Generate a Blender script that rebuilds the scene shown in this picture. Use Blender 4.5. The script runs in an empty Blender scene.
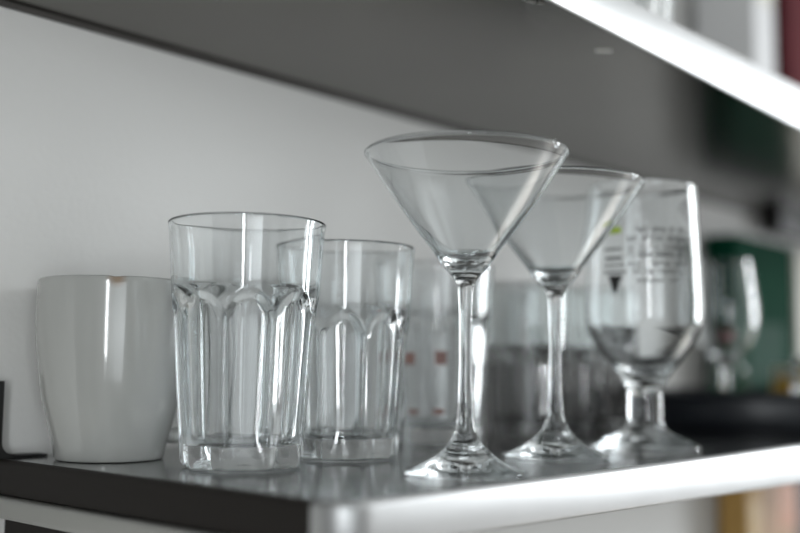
import bpy, bmesh, math, random
from mathutils import Vector, Matrix
random.seed(4)
PI = math.pi
S = 1.30                      # height of the lower shelf's top surface
COL = bpy.context.scene.collection

# ------------------------------------------------------------------ helpers
def link(name, bm, mat, parent=None, smooth=True, loc=None):
    me = bpy.data.meshes.new(name)
    bm.normal_update(); bm.to_mesh(me); bm.free()
    me.materials.append(mat)
    if smooth:
        for p in me.polygons: p.use_smooth = True
    o = bpy.data.objects.new(name, me); COL.objects.link(o)
    if parent: o.parent = parent
    if loc: o.location = loc
    return o

def tag(o, label, cat, group=None):
    o['label'] = label; o['category'] = cat
    if group: o['group'] = group
    return o

def thing(name, label, cat, loc, rz=0, group=None):
    o = bpy.data.objects.new(name, None); COL.objects.link(o)
    o.empty_display_size = .02
    o.location = loc; o.rotation_euler = (0, 0, rz)
    return tag(o, label, cat, group)

def dup(root, label, loc, rz=0, s=1, sz=None):
    r = root.copy(); COL.objects.link(r); r.location = loc; r.rotation_euler = (0, 0, rz)
    r.scale = (s, s, sz or s); r['label'] = label
    for ch in list(root.children):
        c = ch.copy(); COL.objects.link(c); c.parent = r
    return r

def lathe(profile, n=96, rfun=None):
    """revolve (r,z) points; r==0 ends are closed with a fan. rfun(r,z,ang,i)->r"""
    bm = bmesh.new(); rings = []
    for i, (r, z) in enumerate(profile):
        if r < 1e-7: rings.append([bm.verts.new((0, 0, z))]); continue
        ring = []
        for k in range(n):
            a = 2*PI*k/n
            rr = rfun(r, z, a, i) if rfun else r
            ring.append(bm.verts.new((rr*math.cos(a), rr*math.sin(a), z)))
        rings.append(ring)
    for A, B in zip(rings, rings[1:]):
        for k in range(n):
            k2 = (k+1) % n
            if len(A) == 1: bm.faces.new((A[0], B[k2], B[k]))
            elif len(B) == 1: bm.faces.new((A[k], A[k2], B[0]))
            else: bm.faces.new((A[k], A[k2], B[k2], B[k]))
    return bm

def smooth_profile(pts, sub=6):
    """Catmull-Rom through the points"""
    out = []
    P = [pts[0]] + list(pts) + [pts[-1]]
    for i in range(1, len(P)-2):
        p0, p1, p2, p3 = P[i-1], P[i], P[i+1], P[i+2]
        for s in range(sub):
            t = s/sub
            q = []
            for j in (0, 1):
                q.append(.5*((2*p1[j]) + (-p0[j]+p2[j])*t + (2*p0[j]-5*p1[j]+4*p2[j]-p3[j])*t*t + (-p0[j]+3*p1[j]-3*p2[j]+p3[j])*t**3))
            q[0] = max(q[0], 0)
            out.append(tuple(q))
    out.append(pts[-1])
    return out

def split_glass(bm, cuts, names, mat, root):
    """one closed glass surface shared out by height between the parts"""
    me = bpy.data.meshes.new('whole'); bm.normal_update(); bm.to_mesh(me); bm.free()
    co = [v.co.copy() for v in me.vertices]
    no = [v.normal.copy() for v in me.vertices]
    polys = [(list(p.vertices), sum(co[i].z for i in p.vertices)/len(p.vertices)) for p in me.polygons]
    for lo, hi, name in zip([-1]+cuts, cuts+[9], names):
        b = [(vs) for vs, z in polys if lo <= z < hi]
        idx = {}; vv = []; ff = []; nn = []
        for vs in b:
            f = []
            for i in vs:
                if i not in idx: idx[i] = len(vv); vv.append(co[i]); nn.append(no[i])
                f.append(idx[i])
            ff.append(f)
        m = bpy.data.meshes.new(name); m.from_pydata(vv, [], ff); m.update()
        for p in m.polygons: p.use_smooth = True
        m.normals_split_custom_set_from_vertices(nn)
        m.materials.append(mat)
        o = bpy.data.objects.new(name, m); COL.objects.link(o); o.parent = root
    bpy.data.meshes.remove(me)

def box(bm, x0, x1, y0, y1, z0, z1, bev=0):
    r = bmesh.ops.create_cube(bm, size=1)
    vs = r['verts']
    bmesh.ops.scale(bm, vec=(x1-x0, y1-y0, z1-z0), verts=vs)
    bmesh.ops.translate(bm, vec=((x0+x1)/2, (y0+y1)/2, (z0+z1)/2), verts=vs)
    if bev:
        es = list({e for v in vs for e in v.link_edges})
        bmesh.ops.bevel(bm, geom=es, offset=bev, segments=3, affect='EDGES', profile=.5)

# ---------------------------------------------------------------- materials
def new_mat(name):
    m = bpy.data.materials.new(name); m.use_nodes = True
    nt = m.node_tree; b = nt.nodes['Principled BSDF']
    return m, nt, b

def simple(name, col, rough=.5, metal=0, bump=0, bscale=300, var=0, vscale=20, coat=0, stretch=None):
    m, nt, b = new_mat(name)
    b.inputs['Base Color'].default_value = (*col, 1)
    b.inputs['Roughness'].default_value = rough
    b.inputs['Metallic'].default_value = metal
    b.inputs['Coat Weight'].default_value = coat
    b.inputs['Coat Roughness'].default_value = .05
    tc = nt.nodes.new('ShaderNodeTexCoord'); mp = nt.nodes.new('ShaderNodeMapping')
    nt.links.new(tc.outputs['Object'], mp.inputs['Vector'])
    if stretch: mp.inputs['Scale'].default_value = stretch
    if bump:
        n = nt.nodes.new('ShaderNodeTexNoise'); n.inputs['Scale'].default_value = bscale; n.inputs['Detail'].default_value = 4
        nt.links.new(mp.outputs[0], n.inputs['Vector'])
        bp = nt.nodes.new('ShaderNodeBump'); bp.inputs['Strength'].default_value = bump; bp.inputs['Distance'].default_value = .001
        nt.links.new(n.outputs['Fac'], bp.inputs['Height']); nt.links.new(bp.outputs[0], b.inputs['Normal'])
    if var:
        n = nt.nodes.new('ShaderNodeTexNoise'); n.inputs['Scale'].default_value = vscale; n.inputs['Detail'].default_value = 5
        nt.links.new(mp.outputs[0], n.inputs['Vector'])
        r = nt.nodes.new('ShaderNodeValToRGB')
        r.color_ramp.elements[0].position = .3; r.color_ramp.elements[1].position = .7
        r.color_ramp.elements[0].color = tuple(c*(1-var) for c in col)+(1,)
        r.color_ramp.elements[1].color = tuple(min(1, c*(1+var)) for c in col)+(1,)
        nt.links.new(n.outputs['Fac'], r.inputs['Fac']); nt.links.new(r.outputs[0], b.inputs['Base Color'])
    return m

def glass(name, col=(1, 1, 1), ior=1.5, rough=0.0):
    m, nt, b = new_mat(name); nt.nodes.remove(b)
    g = nt.nodes.new('ShaderNodeBsdfGlass')
    g.inputs['Color'].default_value = (*col, 1); g.inputs['IOR'].default_value = ior; g.inputs['Roughness'].default_value = rough
    nt.links.new(g.outputs[0], nt.nodes['Material Output'].inputs['Surface'])
    return m

GLASS = glass('clear_glass', (.99, .998, 1))
GLASS2 = glass('dark_lower_glass', (.97, .98, .98))  # glass colour gets darker towards the bottom
_t = GLASS2.node_tree; _c = _t.nodes.new('ShaderNodeTexCoord'); _s = _t.nodes.new('ShaderNodeSeparateXYZ'); _m = _t.nodes.new('ShaderNodeMapRange')
_t.links.new(_c.outputs['Object'], _s.inputs[0]); _t.links.new(_s.outputs['Z'], _m.inputs[0])
_m.inputs[1].default_value = .055; _m.inputs[2].default_value = .068
_k = _t.nodes.new('ShaderNodeValToRGB'); _k.color_ramp.elements[0].color = (.80, .80, .80, 1); _k.color_ramp.elements[1].color = (.98, .99, .99, 1)
_t.links.new(_m.outputs[0], _k.inputs[0]); _t.links.new(_k.outputs[0], _t.nodes['Glass BSDF'].inputs['Color'])
WALL = simple('painted_plaster', (.655, .65, .63), .75, bump=.35, bscale=260, var=.02, vscale=6)
STEEL = simple('worn_steel_top', (.36, .365, .365), .17, 1, bump=.03, bscale=60, var=.12, vscale=25)
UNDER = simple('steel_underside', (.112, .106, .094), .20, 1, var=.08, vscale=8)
EDGE = simple('satin_steel_edge', (.44, .445, .445), .42, .85, bump=.02, bscale=200, var=.03, vscale=30)
ENDM = simple('shaded_end_steel', (.02, .017, .015), .55, .3)  # shade of the end facing away from the light, put into the colour
RAIL = simple('grey_steel_rail', (.42, .42, .40), .45, .8)
CERAMIC, _nt, _b = new_mat('glazed_ceramic')
_b.inputs['Roughness'].default_value = .12
_b.inputs['Coat Weight'].default_value = .4; _b.inputs['Coat Roughness'].default_value = .04
_tc = _nt.nodes.new('ShaderNodeTexCoord')
_n = _nt.nodes.new('ShaderNodeTexNoise'); _n.inputs['Scale'].default_value = 60
_mp = _nt.nodes.new('ShaderNodeMapping'); _mp.inputs['Scale'].default_value = (1, 1, .12)
_nt.links.new(_tc.outputs['Object'], _mp.inputs[0]); _nt.links.new(_mp.outputs[0], _n.inputs['Vector'])
_r = _nt.nodes.new('ShaderNodeValToRGB')
_r.color_ramp.elements[0].color = (.375, .38, .36, 1); _r.color_ramp.elements[1].color = (.475, .48, .46, 1)
_nt.links.new(_n.outputs['Fac'], _r.inputs[0])
# brown tea stain where the rim is chipped
_vm = _nt.nodes.new('ShaderNodeVectorMath'); _vm.operation = 'DISTANCE'
_vm.inputs[1].default_value = (-.0215, -.0340, .0945)
_nt.links.new(_tc.outputs['Object'], _vm.inputs[0])
_mr = _nt.nodes.new('ShaderNodeMapRange'); _mr.inputs[1].default_value = .0015; _mr.inputs[2].default_value = .006
_mr.inputs[3].default_value = .7; _mr.inputs[4].default_value = 0
_nt.links.new(_vm.outputs['Value'], _mr.inputs[0])
_mx = _nt.nodes.new('ShaderNodeMix'); _mx.data_type = 'RGBA'; _mx.inputs['B'].default_value = (.30, .19, .10, 1)
_nt.links.new(_mr.outputs[0], _mx.inputs['Factor']); _nt.links.new(_r.outputs[0], _mx.inputs['A'])
_nt.links.new(_mx.outputs['Result'], _b.inputs['Base Color'])
BLACK = simple('black_plastic', (.012, .014, .018), .35)
BLACKM = simple('black_painted_metal', (.01, .01, .01), .5)
GREEN = simple('dark_green_card', (.0, .038, .019), .9, var=.2, vscale=15)
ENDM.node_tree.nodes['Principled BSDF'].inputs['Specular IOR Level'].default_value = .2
CREAM = simple('cream_card', (.62, .60, .52), .6)
MAROON = simple('maroon_card', (.085, .013, .017), .9, var=.2, vscale=20)
for _m in (GREEN, MAROON): _m.node_tree.nodes['Principled BSDF'].inputs['Specular IOR Level'].default_value = .1
PALE = simple('pale_card', (.62, .62, .62), .6)
GOLD = simple('golden_cardboard', (.42, .25, .07), .6, var=.15, vscale=12)
TAN = simple('orange_tan_cardboard', (.38, .22, .11), .6, var=.4, vscale=14)
NAVY = simple('navy_card', (.02, .025, .035), .6)
COUNTER = simple('beige_worktop', (.42, .40, .36), .5, var=.05)
PRINT = simple('dark_grey_print', (.02, .02, .02), .6)
LIME = simple('lime_print', (.45, .62, .05), .6)
AMBER = simple('amber_honey', (.62, .36, .05), .3)
LID = simple('pale_yellow_lid', (.7, .68, .5), .4)
RED = simple('dark_red_cap', (.16, .03, .03), .4)
BOTTLE = glass('green_bottle_glass', (.05, .32, .16))

# ------------------------------------------------------------------ setting
WY = .5426
bm = bmesh.new(); box(bm, -2.5, 4.5, WY, WY+.12, 0, 2.7)
o = link('wall_back', bm, WALL, smooth=False); o['kind'] = 'structure'
bm = bmesh.new(); box(bm, -2.5, 4.5, -3.2, WY, -.05, 0)
FLOOR = simple('dark_floor', (.30, .28, .26), .5, var=.1, vscale=3)
o = link('floor', bm, FLOOR, smooth=False); o['kind'] = 'structure'

# ------------------------------------------------------------------ shelves
def sweep(path, section):
    """path: list of (x,y,nx,ny,s); section(s)-> list of (offset outwards, z)"""
    bm = bmesh.new(); prev = None
    for (x, y, nx, ny, s) in path:
        ring = [bm.verts.new((x+nx*o_, y+ny*o_, z)) for o_, z in section(s)]
        if prev:
            for i in range(len(ring)-1):
                bm.faces.new((prev[i], ring[i], ring[i+1], prev[i+1]))
        prev = ring
    bmesh.ops.recalc_face_normals(bm, faces=bm.faces)
    return bm

def rim_section(zb, ro=.003, lip=.012, th=.0012):
    pts = []
    for k in range(7):
        a = PI/2*k/6
        pts.append((-ro+ro*math.sin(a), -ro+ro*math.cos(a)))
    pts += [(0, zb+.0015), (-.0004, zb+.0004), (-.0015, zb), (-lip, zb)]
    pts += [(-lip, zb+th), (-th, zb+th), (-th, -.004)]
    return pts

# lower shelf ----------------------------------------------------------
XE, YF, RC, XR = .2800, .2762, .017, 2.3
shelf = thing('wall_shelf', 'lower brushed steel shelf carrying the mug, tumblers and stemmed glasses', 'shelf', (0, 0, S), group=None)
corner = [(XE+RC-RC*math.sin(a), YF+RC-RC*math.cos(a), -math.sin(a), -math.cos(a)) for a in [PI/2*k/10 for k in range(11)]]
# top sheet
bm = bmesh.new()
ins = .0029
out = [(x-nx*-0-0 if False else x+(-ins)*nx, y+(-ins)*ny) for x, y, nx, ny in corner]   # front -> end
out = [(XR, YF+ins)] + out + [(XE+ins, WY)] + [(XR, WY)]
bt = [bm.verts.new((x, y, 0)) for x, y in out]; bb = [bm.verts.new((x, y, -.0015)) for x, y in out]
bm.faces.new(bt); bm.faces.new(bb[::-1])
for i in range(len(out)):
    j = (i+1) % len(out); bm.faces.new((bt[i], bb[i], bb[j], bt[j]))
bmesh.ops.recalc_face_normals(bm, faces=bm.faces)
link('shelf_top', bm, STEEL, shelf, smooth=False)
# front edge with rounded corner; its skirt deepens a little along the run
def zfront(s): return -.0185 - max(0, s-.30)*.0165
path = [(XR, YF, 0, -1, XR)] + [(XR-(XR-.32)*k/12, YF, 0, -1, XR-(XR-.32)*k/12) for k in range(1, 12)]
path += [(x, y, nx, ny, x) for x, y, nx, ny in corner]
link('front_edge', sweep(path, lambda s: rim_section(zfront(s))), EDGE, shelf)
path = [(XE, YF+RC, -1, 0, 0), (XE, WY, -1, 0, 1)]
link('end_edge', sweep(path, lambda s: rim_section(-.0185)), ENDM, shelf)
bm = bmesh.new(); box(bm, XE-.004, XE+.010, YF+RC+.002, WY, -.030, -.0187, .003)
link('end_rail', bm, RAIL, shelf)
bm = bmesh.new(); box(bm, XE+.0105, XE+.013, YF+RC+.004, WY, -.060, -.0187)
link('bracket_arm', bm, ENDM, shelf, smooth=False)

# black bracket standing at the back corner of the shelf
bm = bmesh.new()
prof = [(-.0, 0), (.030, 0), (.030, .0012), (.012, .0016)]
for k in range(7):
    a = PI/2*k/6
    prof.append((.0095-.0065*math.sin(a), .0085-.0065*math.cos(a)))
prof += [(.003, .041), (0, .041)]
A = [bm.verts.new((x, 0, z)) for x, z in prof]; B_ = [bm.verts.new((x, .010, z)) for x, z in prof]
bm.faces.new(A); bm.faces.new(B_[::-1])
for i in range(len(prof)):
    j = (i+1) % len(prof); bm.faces.new((A[i], B_[i], B_[j], A[j]))
bmesh.ops.recalc_face_normals(bm, faces=bm.faces)
o = link('corner_bracket', bm, BLACKM, smooth=False, loc=(XE-.0015, WY-.0101, S+.0002))
tag(o, 'small black metal bracket upright at the back left corner of the lower shelf', 'bracket')

# upper shelf -----------------------------------------------------------
G = .2483; YU = .3071
ZU = S+G
upper = thing('wall_shelf', 'upper steel shelf with grey underside hanging above all the glasses', 'shelf', (0, 0, ZU))
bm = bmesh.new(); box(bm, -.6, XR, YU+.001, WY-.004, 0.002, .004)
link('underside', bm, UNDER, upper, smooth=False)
def ub(s): return .001 - (s-.464)*.0152 if s > .2 else .005
def ut(s): return .0266 + (s-.5545)*.0138 - .0007
path = [(x, YU, 0, -1, x) for x in [-.6+(XR+.6)*k/24 for k in range(25)]]
def usec(s):
    zb, zt = ub(s), ut(s)
    return [(-.012, zt), (-.0015, zt), (-.0004, zt-.0004), (0, zt-.0015), (0, zb+.0015), (-.0004, zb+.0004), (-.0015, zb), (-.0022, zb+.0004), (-.0022, zb+.0016)]
link('front_edge', sweep(path, usec), EDGE, upper)
bm = bmesh.new()
xs = [-.6+(XR+.6)*k/24 for k in range(25)]
rows = [[bm.verts.new((x, y, z)) for x in xs for z in [ut(x)]] for y in (YU+.012, WY-.001)]
for a, b, c, d in zip(rows[0], rows[0][1:], rows[1][1:], rows[1]): bm.faces.new((a, b, c, d))
link('shelf_top', bm, STEEL, upper, smooth=False)
bm = bmesh.new(); box(bm, -.6, XR, WY-.0045, WY-.0005, -.0005, .0155)
link('wall_gap_shadow', bm, simple('painted_gap_shadow', (.06, .055, .05), .6), upper, smooth=False)  # dark strip standing in for the gap shadow along the wall joint
bm = bmesh.new(); box(bm, 1.30, 1.50, WY-.03, WY-.005, -.022, .0015, .002)
link('bracket', bm, BLACKM, upper, smooth=False)
# scuffs on the underside
SC = simple('pale_scuff', (.95, .95, .9), .5)
bm = bmesh.new(); box(bm, 0, .010, 0, .0014, .0008, .00205)
o = link('scuff_mark', bm, SC, upper, smooth=False); o.location = (.560, .335, 0); o.rotation_euler = (0, 0, -.75)
bm = bmesh.new()
for dx, dy, l in ((0, 0, .004), (.006, .001, .006), (.013, -.0005, .004), (-.008, .001, .003)):
    box(bm, dx, dx+l, dy, dy+.0016, .0008, .00205)
o = link('scratch_mark', bm, RAIL, upper, smooth=False); o.location = (.452, .3165, 0); o.rotation_euler = (0, 0, -.2)

# ------------------------------------------------------------------- mug
MX, MY = .3238, .4960
mug = thing('coffee_mug', 'white glazed ceramic mug with a stained rim at the left end of the shelf', 'mug', (MX, MY, S+.0003))
prof = [(0, .0025), (.0225, .0025), (.0245, .0004), (.0272, 0), (.0286, .0012), (.0300, .008), (.0335, .021), (.0365, .034), (.0385, .048), (.0402, .063),
        (.0408, .078), (.0405, .0900), (.0402, .0945), (.0394, .0955), (.0385, .0945), (.0377, .085), (.0372, .06), (.034, .03), (.026, .008), (0, .0055)]
def mugr(r, z, a, i):
    return r
bm = lathe(smooth_profile(prof, 5), 96)
# little chip in the rim
for v in bm.verts:
    d = (Vector((v.co.x, v.co.y, 0)) - Vector((-.0215, -.034, 0))).length
    if v.co.z > .093 and d < .004: v.co.z -= .0009*(1-d/.004)
link('body', bm, CERAMIC, mug)
def tube(pts, rads, n=16, flat=1.0):
    bm = bmesh.new(); prev = None
    for i, p in enumerate(pts):
        p = Vector(p)
        t = (Vector(pts[min(i+1, len(pts)-1)]) - Vector(pts[max(i-1, 0)])).normalized()
        u = Vector((0, 1, 0)); w = t.cross(u).normalized()
        ring = [bm.verts.new(p + u*math.cos(2*PI*k/n)*rads[i]*flat + w*math.sin(2*PI*k/n)*rads[i]) for k in range(n)]
        if prev:
            for k in range(n): bm.faces.new((prev[k], prev[(k+1) % n], ring[(k+1) % n], ring[k]))
        prev = ring
    bmesh.ops.recalc_face_normals(bm, faces=bm.faces)
    return bm
hp = smooth_profile([(.0375, .078), (.050, .080), (.060, .070), (.0615, .052), (.058, .034), (.049, .018), (.038, .0115), (.0298, .012)], 5)
h = link('handle', tube([(x, 0, z) for x, z in hp], [.0042]*len(hp), 16, 1.5), CERAMIC, mug)
mug.rotation_euler = (0, 0, 0)
h.rotation_euler = (0, 0, -.25)

# --------------------------------------------------------------- tumblers
def make_tumbler(label, loc, rz, H, rt, rb, zs, nf=9, mat=GLASS, depth=.0033, group='fluted glass tumblers on the lower shelf'):
    root = thing('glass_tumbler', label, 'glass', loc, rz, group)
    def Ro(z):
        t = z/H
        return rb+(rt-rb)*(t**.9) + (.0006*math.exp(-((H-z)/.003)**2))
    prof = [(0, .0016), (rb*.55, .0014), (rb*.84, .0004), (rb-.0028, 0), (rb-.0012, .0006), (rb-.0003, .0020)]
    n_out0 = len(prof)
    zz = [.0035, .007, .012]
    zz += [.012+(zs-.020-.012)*k/12 for k in range(1, 13)]
    zz += [zs-.020+.026*k/26 for k in range(1, 27)]
    zz += [zs+.006+(H-.0014-zs-.006)*k/12 for k in range(1, 13)]
    for z in zz: prof.append((Ro(z), z))
    prof += [(Ro(H)-.0001, H-.0007), (Ro(H)-.0006, H-.0001), (Ro(H)-.0011, H), (Ro(H)-.0016, H-.0004), (Ro(H)-.0018, H-.0014)]
    n_out1 = len(prof)
    def Ri(z):
        th = .0017 + .0030/(1+math.exp((z-(zs-.001))/.0014))
        return Ro(z)-th
    zi = [H-.004, H-.012]
    k = 12
    zi += [H-.012-(H-.012-(zs+.010))*j/k for j in range(1, k+1)]
    zi += [zs+.010-.020*j/20 for j in range(1, 21)]
    zb = .0110
    zi += [zs-.010-(zs-.010-(zb+.006))*j/12 for j in range(1, 13)]
    for z in zi: prof.append((Ri(z), z))
    rr = Ri(zb+.006)
    for j in range(1, 8):
        a = PI/2*j/7
        prof.append((rr-.006+.006*math.cos(a), zb+.006-.006*math.sin(a)))
    prof += [(rr*.55, zb-.0004), (rr*.25, zb+.0006), (0, zb+.0009)]
    seg = 18*nf
    um = PI/nf
    def rf(r, z, a, i):
        if i < 2: return r
        u = ((a % (2*um)) - um)/um
        au = abs(u)
        rib = 1 - (min(1, math.sqrt(au*au+.004)))**2.4
        za = zs - .013*au**2.2
        t = max(0, min(1, (za-z)/.0065)); t = t*t*(3-2*t)
        if i < n_out1:
            low = .62+.38*min(1, z/.016)**1.5
            f = 1 if i >= n_out0 else .8
            return r - depth*rib*t*low*f
        ti = max(0, min(1, (zs-.004-z)/.010)); lowi = max(0, min(1, (z-zb)/.012))
        return r - depth*.35*rib*ti*lowi
    bm = lathe(prof, seg, rf)
    split_glass(bm, [zb-.001], ['base', 'body'], mat, root)
    return root

make_tumbler('largest fluted clear tumbler, first beside the white mug, nearest the shelf edge', (.3443, .4102, S+.0004), .22, .1224, .0395, .0309, .0873)
make_tumbler('fluted clear tumbler standing between the largest tumbler and the front martini glass', (.4232, .4174, S+.0004), .05, .1178, .0388, .0308, .0810)
t3 = make_tumbler('blurred fluted tumbler behind the stem of the front martini glass', (.5500, .4560, S+.0004), .3, .1190, .0392, .0305, .0850, mat=GLASS)
REDM = simple('red_show_through', (.26, .15, .13), .6)  # decals stand in for something reddish seen through this tumbler
for a_, z_, h_2 in ((-2.95, .052, .008), (-2.35, .052, .009), (-2.90, .020, .003), (-2.38, .020, .004)):
    bm = bmesh.new(); prev = None
    for k in range(5):
        a = a_ + .055*(k-2) - .3
        r1 = .0306+.0088*((z_/.119)**.9)+.0001; r2 = .0306+.0088*(((z_+h_2)/.119)**.9)+.0001
        cur = [bm.verts.new((r1*math.cos(a), r1*math.sin(a), z_)), bm.verts.new((r2*math.cos(a), r2*math.sin(a), z_+h_2))]
        if prev: bm.faces.new((prev[0], cur[0], cur[1], prev[1]))
        prev = cur
    link('red_mark', bm, REDM, t3)
tA = make_tumbler('blurred short-fluted tumbler between the two martini glass stems', (.6498, .4539, S+.0004), .1, .1125, .0335, .0290, .0640, mat=GLASS2)
dup(tA, 'blurred short-fluted tumbler between the rear martini stem and the printed beer goblet', (.7300, .4400, S+.0004), .45)
tC = make_tumbler('blurred clear tumbler behind the rear martini stem, close to the wall', (.786, .504, S+.0004), .1, .1200, .036, .030, .085, mat=GLASS2)

# ---------------------------------------------------------- martini glasses
def make_martini(label, loc, rz):
    root = thing('martini_glass', label, 'glass', loc, rz, 'martini glasses on the lower shelf')
    outer = smooth_profile([(0, .0034), (.010, .0028), (.020, .0012), (.0272, 0), (.0290, .0003), (.0296, .0012), (.0280, .0022), (.0230, .0042), (.0175, .0066), (.0125, .0100), (.0078, .0150),
             (.0050, .0215), (.0039, .030), (.0032, .045), (.0030, .060), (.0032, .075), (.0037, .086), (.0046, .0905), (.0070, .0945), (.0108, .0982), (.0158, .1058)], 6)
    up = []
    for k in range(1, 19):
        t = k/18; z = .1058+(.1526-.1058)*t
        up.append((.0158+(.0492-.0158)*t + .0010*math.sin(PI*t), z))
    lip = [(.0499, .1534), (.0497, .1539), (.0492, .1542), (.0485, .1539), (.0480, .1532)]
    inn = []
    for k in range(0, 19):
        t = 1-k/18; z = .1072+(.1521-.1072)*t
        inn.append((.0145+(.0475-.0145)*t+.0010*math.sin(PI*t), z))
    bot = smooth_profile([(.0145, .1072), (.0120, .1040), (.0088, .1014), (.0048, .1000), (0, .0996)], 5)[1:]
    split_glass(lathe(outer+up+lip+inn+bot, 96), [.0235, .0915], ['foot', 'stem', 'bowl'], GLASS, root)
    return root
m1 = make_martini('front martini glass with the widest sharp rim, nearest the camera', (.3969, .3104, S+.0004), 0)
dup(m1, 'rear martini glass, slightly blurred, between front martini glass and printed goblet', (.5140, .3365, S+.0004), .3, 1.04, 1.03)

# ------------------------------------------------------------ beer goblet
gob = thing('beer_goblet', 'tall stemmed beer goblet with dark printed lettering, right of the martini glasses', 'glass', (.6090, .3308, S+.0004), 0)
gob.scale = (1.03, 1.03, 1.0)
gp = smooth_profile([(0, .0045), (.012, .0040), (.024, .0018), (.0318, 0), (.0335, .0004), (.0342, .0018), (.0325, .0034), (.026, .0062), (.0185, .0092), (.0132, .0125), (.0108, .017), (.0108, .023), (.0107, .030), (.0108, .036),
      (.0122, .0410), (.0150, .0455), (.0195, .0520), (.0265, .0610), (.0325, .0705), (.0356, .0790), (.0366, .0870), (.0364, .1000), (.0357, .1200), (.0347, .1400), (.0337, .1600), (.0333, .1664), (.0329, .1678), (.0323, .1681), (.0318, .1675),
      (.0318, .1600), (.0329, .1400), (.0339, .1200), (.0346, .1000), (.0348, .0880), (.0340, .0790), (.0305, .0715), (.0243, .0625), (.0168, .0540), (.0095, .0490), (0, .0475)], 5)
split_glass(lathe(gp, 96), [.0125, .0420], ['foot', 'stem', 'bowl'], GLASS, gob)

def goblet_r(z):
    tab = [(.087, .0366), (.1, .0364), (.12, .0357), (.14, .0347), (.16, .0337)]
    for (a, ra), (b, rb) in zip(tab, tab[1:]):
        if a <= z <= b: return ra+(rb-ra)*(z-a)/(b-a)
    return .0366
def decal(bm, a0, a1, z0, z1):
    n = max(1, int((a1-a0)/.12)+1)
    prev = None
    for k in range(n+1):
        a = a0+(a1-a0)*k/n
        cur = [bm.verts.new(((goblet_r(z)+.00012)*math.cos(a), (goblet_r(z)+.00012)*math.sin(a), z)) for z in (z0, z1)]
        if prev: bm.faces.new((prev[0], cur[0], cur[1], prev[1]))
        prev = cur
# rows of small letter-like strokes around the bowl, facing the room
bm = bmesh.new()
rows_ = [(.1370, .0022, .9), (.1315, .0022, 1.0), (.1265, .0016, 1.0), (.1215, .0026, 1.0), (.1160, .0016, .95), (.1110, .0022, .95), (.1060, .0014, .7)]
A0 = -2.38     # middle of the print
for z, hh, wd in rows_:
    z -= .0025; hh *= 1.35
    a = A0-.52*wd
    while a < A0+.52*wd:
        w = random.uniform(.018, .040)
        kind = random.random()
        if kind < .14: a += .07; continue
        decal(bm, a, a+w*.38, z, z+hh)
        if kind < .7: decal(bm, a, a+w, z+hh*.75, z+hh)
        if kind > .4: decal(bm, a, a+w, z, z+hh*.25)
        if kind > .6: decal(bm, a+w*.65, a+w, z, z+hh)
        a += w+.016
link('printed_lettering', bm, PRINT, gob, smooth=True)
bm = bmesh.new()
for k in range(5):
    decal(bm, -3.24+.022*k, -3.00-.022*k, .1080-.0022*(k+1), .1080-.0022*k)
decal(bm, -3.35, -2.92, .1095, .1108); decal(bm, -3.35, -2.95, .1140, .1150); decal(bm, -3.32, -3.0, .1180, .1196); decal(bm, -3.34, -3.0, .1240, .1252)
link('printed_emblem', bm, PRINT, gob)
bm = bmesh.new(); decal(bm, -3.26, -3.02, .1345, .1385)
link('printed_spot', bm, LIME, gob)

# --------------------------------------------------- things at the far right
# round black serving tray
tray = thing('serving_tray', 'round black serving tray with raised rim on the shelf right of the goblet', 'tray', (.928, .4050, S+.0004))
tp = smooth_profile([(0, .0), (.110, 0), (.120, .001), (.1265, .008), (.1290, .0275), (.1300, .0310), (.1290, .0320), (.1275, .0305), (.1245, .012), (.1170, .0042), (.108, .003), (0, .003)], 4)
link('dish', lathe(tp, 96), BLACK, tray)
bm = lathe(smooth_profile([(.1290, .0262), (.1320, .0272), (.1338, .0295), (.1320, .0318), (.1290, .0330), (.1272, .0322)], 4), 96)
link('rim', bm, BLACK, tray)

def packet(name, label, x0, x1, y0, y1, z0, h, mat, bands=(), rz=0):
    cx, cy = (x0+x1)/2, (y0+y1)/2; w, d = (x1-x0)/2, (y1-y0)/2
    t = thing(name, label, 'box', (cx, cy, z0), rz)
    bm = bmesh.new(); box(bm, -w, w, -d, d, 0, h, .002); link('carton', bm, mat, t, smooth=False)
    for (bx0, bx1, bz0, bz1, m, nm) in bands:
        bm = bmesh.new(); box(bm, -w+2*w*bx0, -w+2*w*bx1, -d-.0006, -d-.0001, h*bz0, h*bz1)
        link(nm, bm, m, t, smooth=False)
    bm = bmesh.new(); box(bm, -w+.003, w-.003, -.003, .003, h+.0002, h+.0007); link('flap_seam', bm, NAVY, t, smooth=False)
    return t
packet('green_box', 'dark green box standing by the wall behind the black tray', 1.130, 1.300, .498, .535, S+.0004, .205, GREEN,
       [(.15, .8, .18, .52, simple('faded_green_label', (.002, .045, .025), .9, var=.3, vscale=30), 'front_label')])
packet('cream_box', 'cream box standing right of the dark green box by the wall', 1.306, 1.46, .495, .535, S+.0004, .200, CREAM,
       [(.1, .9, .1, .3, GOLD, 'front_band')])

# stemmed glass standing on the tray before the green box
wg = thing('wine_glass', 'blurred tulip wine glass standing in the black tray before the green box', 'glass', (.892, .405, S+.0036))
wp = smooth_profile([(0, .003), (.014, .002), (.026, 0), (.0305, .0006), (.0300, .0020), (.018, .0045), (.0070, .009), (.0040, .018), (.0038, .045), (.0060, .053), (.014, .060), (.0240, .075), (.0285, .093), (.0275, .115), (.0235, .1430), (.0229, .1438), (.0223, .1430),
      (.0262, .115), (.0272, .093), (.0226, .076), (.013, .0625), (0, .059)], 5)
split_glass(lathe(wp, 64), [.012, .052], ['foot', 'stem', 'bowl'], GLASS, wg)
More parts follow.
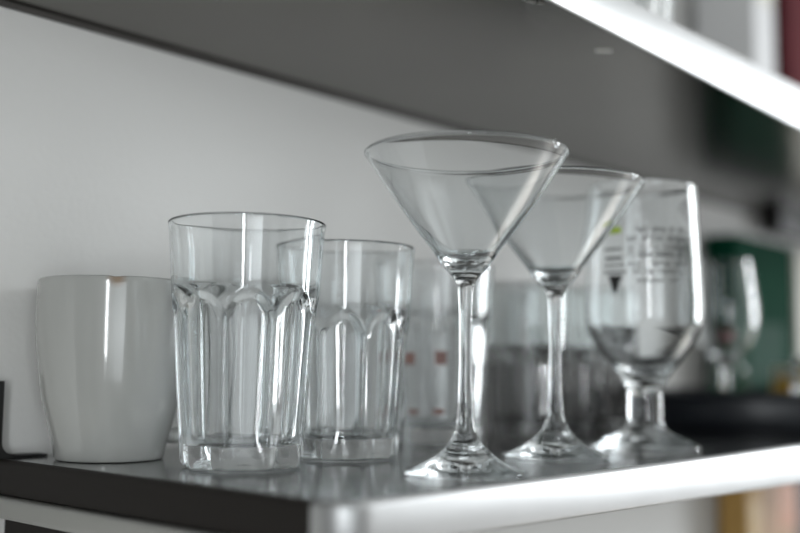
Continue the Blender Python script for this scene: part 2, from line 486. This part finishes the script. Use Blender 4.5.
# small green bottle with red cap, jar
bt = thing('small_bottle', 'small dark green bottle with a red cap standing in the black tray', 'bottle', (.985, .445, S+.0036))
link('bottle_body', lathe(smooth_profile([(0, 0), (.016, 0), (.018, .002), (.018, .045), (.014, .055), (.008, .062), (.0075, .072), (0, .072)], 4), 48), simple('dark_green_glass', (.01, .07, .035), .1), bt)
link('cap', lathe([(0, .0722), (.0092, .0722), (.0094, .074), (.0094, .083), (.0088, .0842), (0, .0842)], 48), RED, bt)
jr = thing('honey_jar', 'small amber jar with a pale lid at the right end of the tray', 'jar', (1.020, .395, S+.0036))
link('jar_body', lathe(smooth_profile([(0, 0), (.017, 0), (.0195, .003), (.0200, .010), (.0200, .030), (.0180, .037), (.0165, .040), (0, .040)], 4), 48), AMBER, jr)
link('lid', lathe([(0, .0402), (.0182, .0402), (.0186, .042), (.0186, .050), (.0180, .0515), (0, .0515)], 48), LID, jr)
sg = make_tumbler('small blurred shot glass standing in the black tray before the amber jar', (.955, .352, S+.0036), .2, .060, .0185, .0150, .040, nf=8, mat=GLASS, depth=.0012, group=None)
sg.name = 'shot_glass'

# on the upper shelf
zu = lambda x: ZU + ut(x)+.0006
ug = make_tumbler('clear tumbler standing on the upper shelf just behind its bright edge', (.650, .3640, zu(.65+.04)), .1, .124, .0395, .0314, .0885, group=None)
packet('carton_box', 'maroon box standing at the far right of the upper shelf', 1.175, 1.42, .45, .52, zu(1.42), .30, MAROON, [(.3, .9, .3, .5, PALE, 'front_label')])
packet('paper_packet', 'pale grey packet standing left of the maroon box on the upper shelf', 1.105, 1.165, .46, .53, zu(1.17), .26, PALE, [(.1, .9, .7, .9, CREAM, 'front_label')])

# below: worktop with boxes against the wall
bm = bmesh.new(); box(bm, -.6, 3.0, -.06+.15, WY-.0005, S-.44, S-.40, .004)
o = link('worktop', bm, COUNTER, smooth=False); tag(o, 'beige worktop running along the wall below the shelves', 'worktop')
bm = bmesh.new(); box(bm, -.6, 3.0, .12, WY-.0005, 0.0005, S-.4402, .004)
o = link('base_cabinet', bm, simple('grey_cabinet', (.3, .3, .3), .5), smooth=False); tag(o, 'grey base cabinet below the beige worktop', 'cabinet')
packet('cardboard_box', 'golden cardboard box against the wall below the lower shelf', 1.152, 1.190, .50, .535, S-.3998, .335, GOLD, [(.1, .9, .6, .9, simple('gold_label', (.5, .32, .10), .5), 'front_label')])
packet('cardboard_box', 'orange and tan printed box right of the golden box below the shelf', 1.193, 1.300, .50, .535, S-.3998, .330, TAN, [(.45, .95, .80, .98, simple('orange_label', (.5, .17, .05), .5), 'front_label')])
packet('paper_packet', 'dark navy packet at the far right below the lower shelf', 1.305, 1.45, .50, .535, S-.3998, .325, NAVY, [(.2, .8, .3, .6, PALE, 'front_label')])

# ------------------------------------------------------------------- lights
def area(name, loc, target, sx, sy, power, col):
    l = bpy.data.lights.new(name, 'AREA'); l.shape = 'RECTANGLE'; l.size = sx; l.size_y = sy; l.energy = power; l.color = col
    o = bpy.data.objects.new(name, l); COL.objects.link(o); o.location = loc
    o.rotation_euler = (Vector(target)-Vector(loc)).to_track_quat('-Z', 'Y').to_euler()
    return o
area('window_light', (5.3, -1.62, 1.80), (.45, .38, 1.38), .58, 2.2, 115, (.92, .965, 1.0))
area('window_light', (5.0, -2.55, 1.80), (.45, .38, 1.38), .45, 2.2, 85, (.92, .965, 1.0))
area('side_window_light', (-1.45, -1.35, 1.40), (.38, .42, 1.38), .16, 1.3, 17, (.93, .97, 1.0))

fl = area('left_wall_fill', (-1.0, -1.9, 1.25), (-.05, .54, 1.42), 1.1, 1.3, 1.9, (.90, .965, 1.0)); fl.data.spread = math.radians(60)  # added fill lamp that brightens the left part of the wall
sp = bpy.data.lights.new('added_floor_spot', 'SPOT'); sp.energy = 2200; sp.spot_size = math.radians(34); sp.spot_blend = .3; sp.color = (1, .97, .92); sp.shadow_soft_size = .05  # added lamp: brightens a floor patch for streaks on the martini bowls
so = bpy.data.objects.new('added_floor_spot', sp); COL.objects.link(so); so.location = (4.2, -1.6, 2.7)
so.rotation_euler = (Vector((2.9, -.15, 0))-Vector((4.2, -1.6, 2.7))).to_track_quat('-Z', 'Y').to_euler()
w = bpy.data.worlds.new('room'); bpy.context.scene.world = w; w.use_nodes = True
nt = w.node_tree; bg = nt.nodes['Background']
tc = nt.nodes.new('ShaderNodeTexCoord'); sx = nt.nodes.new('ShaderNodeSeparateXYZ'); mr = nt.nodes.new('ShaderNodeMapRange')
nt.links.new(tc.outputs['Generated'], sx.inputs[0]); nt.links.new(sx.outputs['Z'], mr.inputs[0])
mr.inputs[1].default_value = -.5; mr.inputs[2].default_value = .7; mr.inputs[3].default_value = .0; mr.inputs[4].default_value = 1
rp = nt.nodes.new('ShaderNodeValToRGB')
rp.color_ramp.elements[0].color = (.16, .15, .14, 1); rp.color_ramp.elements[1].color = (.62, .64, .64, 1)
nt.links.new(mr.outputs[0], rp.inputs[0]); nt.links.new(rp.outputs[0], bg.inputs['Color'])
mr2 = nt.nodes.new('ShaderNodeMapRange'); nt.links.new(sx.outputs['X'], mr2.inputs[0])
mr2.inputs[1].default_value = -1; mr2.inputs[2].default_value = .8; mr2.inputs[3].default_value = .32; mr2.inputs[4].default_value = 1.45
# soft light and dark noise bands, added to give the glass contrast
mp = nt.nodes.new('ShaderNodeMapping'); mp.inputs['Scale'].default_value = (1, 1, .35)
nz = nt.nodes.new('ShaderNodeTexNoise'); nz.inputs['Scale'].default_value = 3.2; nz.inputs['Detail'].default_value = 2
nt.links.new(tc.outputs['Generated'], mp.inputs[0]); nt.links.new(mp.outputs[0], nz.inputs['Vector'])
mr3 = nt.nodes.new('ShaderNodeMapRange'); nt.links.new(nz.outputs['Fac'], mr3.inputs[0])
mr3.inputs[1].default_value = .40; mr3.inputs[2].default_value = .60; mr3.inputs[3].default_value = .12; mr3.inputs[4].default_value = 1.8
ml = nt.nodes.new('ShaderNodeMath'); ml.operation = 'MULTIPLY'
nt.links.new(mr2.outputs[0], ml.inputs[0]); nt.links.new(mr3.outputs[0], ml.inputs[1])
nt.links.new(ml.outputs[0], bg.inputs['Strength'])
bg.inputs['Strength'].default_value = 1.25

# ------------------------------------------------------------------- camera
cam = bpy.data.cameras.new('camera'); co = bpy.data.objects.new('camera', cam); COL.objects.link(co)
yaw, pitch, roll, f = .726790842, .0967942224, .00933922409, 1047.82769
h_ = Vector((math.cos(yaw), math.sin(yaw), 0)); u_ = Vector((0, 0, 1))
fw = h_*math.cos(pitch)+u_*math.sin(pitch)
r_ = Vector((math.sin(yaw), -math.cos(yaw), 0)); up_ = r_.cross(fw)
r2 = r_*math.cos(roll)+up_*math.sin(roll); up2 = -r_*math.sin(roll)+up_*math.cos(roll)
M = Matrix((r2, up2, -fw)).transposed().to_4x4(); M.translation = Vector((0, 0, S+.05))
co.matrix_world = M
cam.sensor_width = 36; cam.lens = f/800*36; cam.clip_start = .01
cam.dof.use_dof = True; cam.dof.focus_distance = .53; cam.dof.aperture_fstop = 2.6
cam.dof.aperture_blades = 0
sc = bpy.context.scene; sc.camera = co
sc.cycles.use_denoising = True
sc.cycles.max_bounces = 24; sc.cycles.transmission_bounces = 24; sc.cycles.glossy_bounces = 10; sc.cycles.diffuse_bounces = 4
sc.cycles.caustics_reflective = True; sc.cycles.caustics_refractive = True
sc.cycles.blur_glossy = .3; sc.cycles.sample_clamp_indirect = 6
sc.view_settings.view_transform = 'Standard'
sc.view_settings.look = 'None'
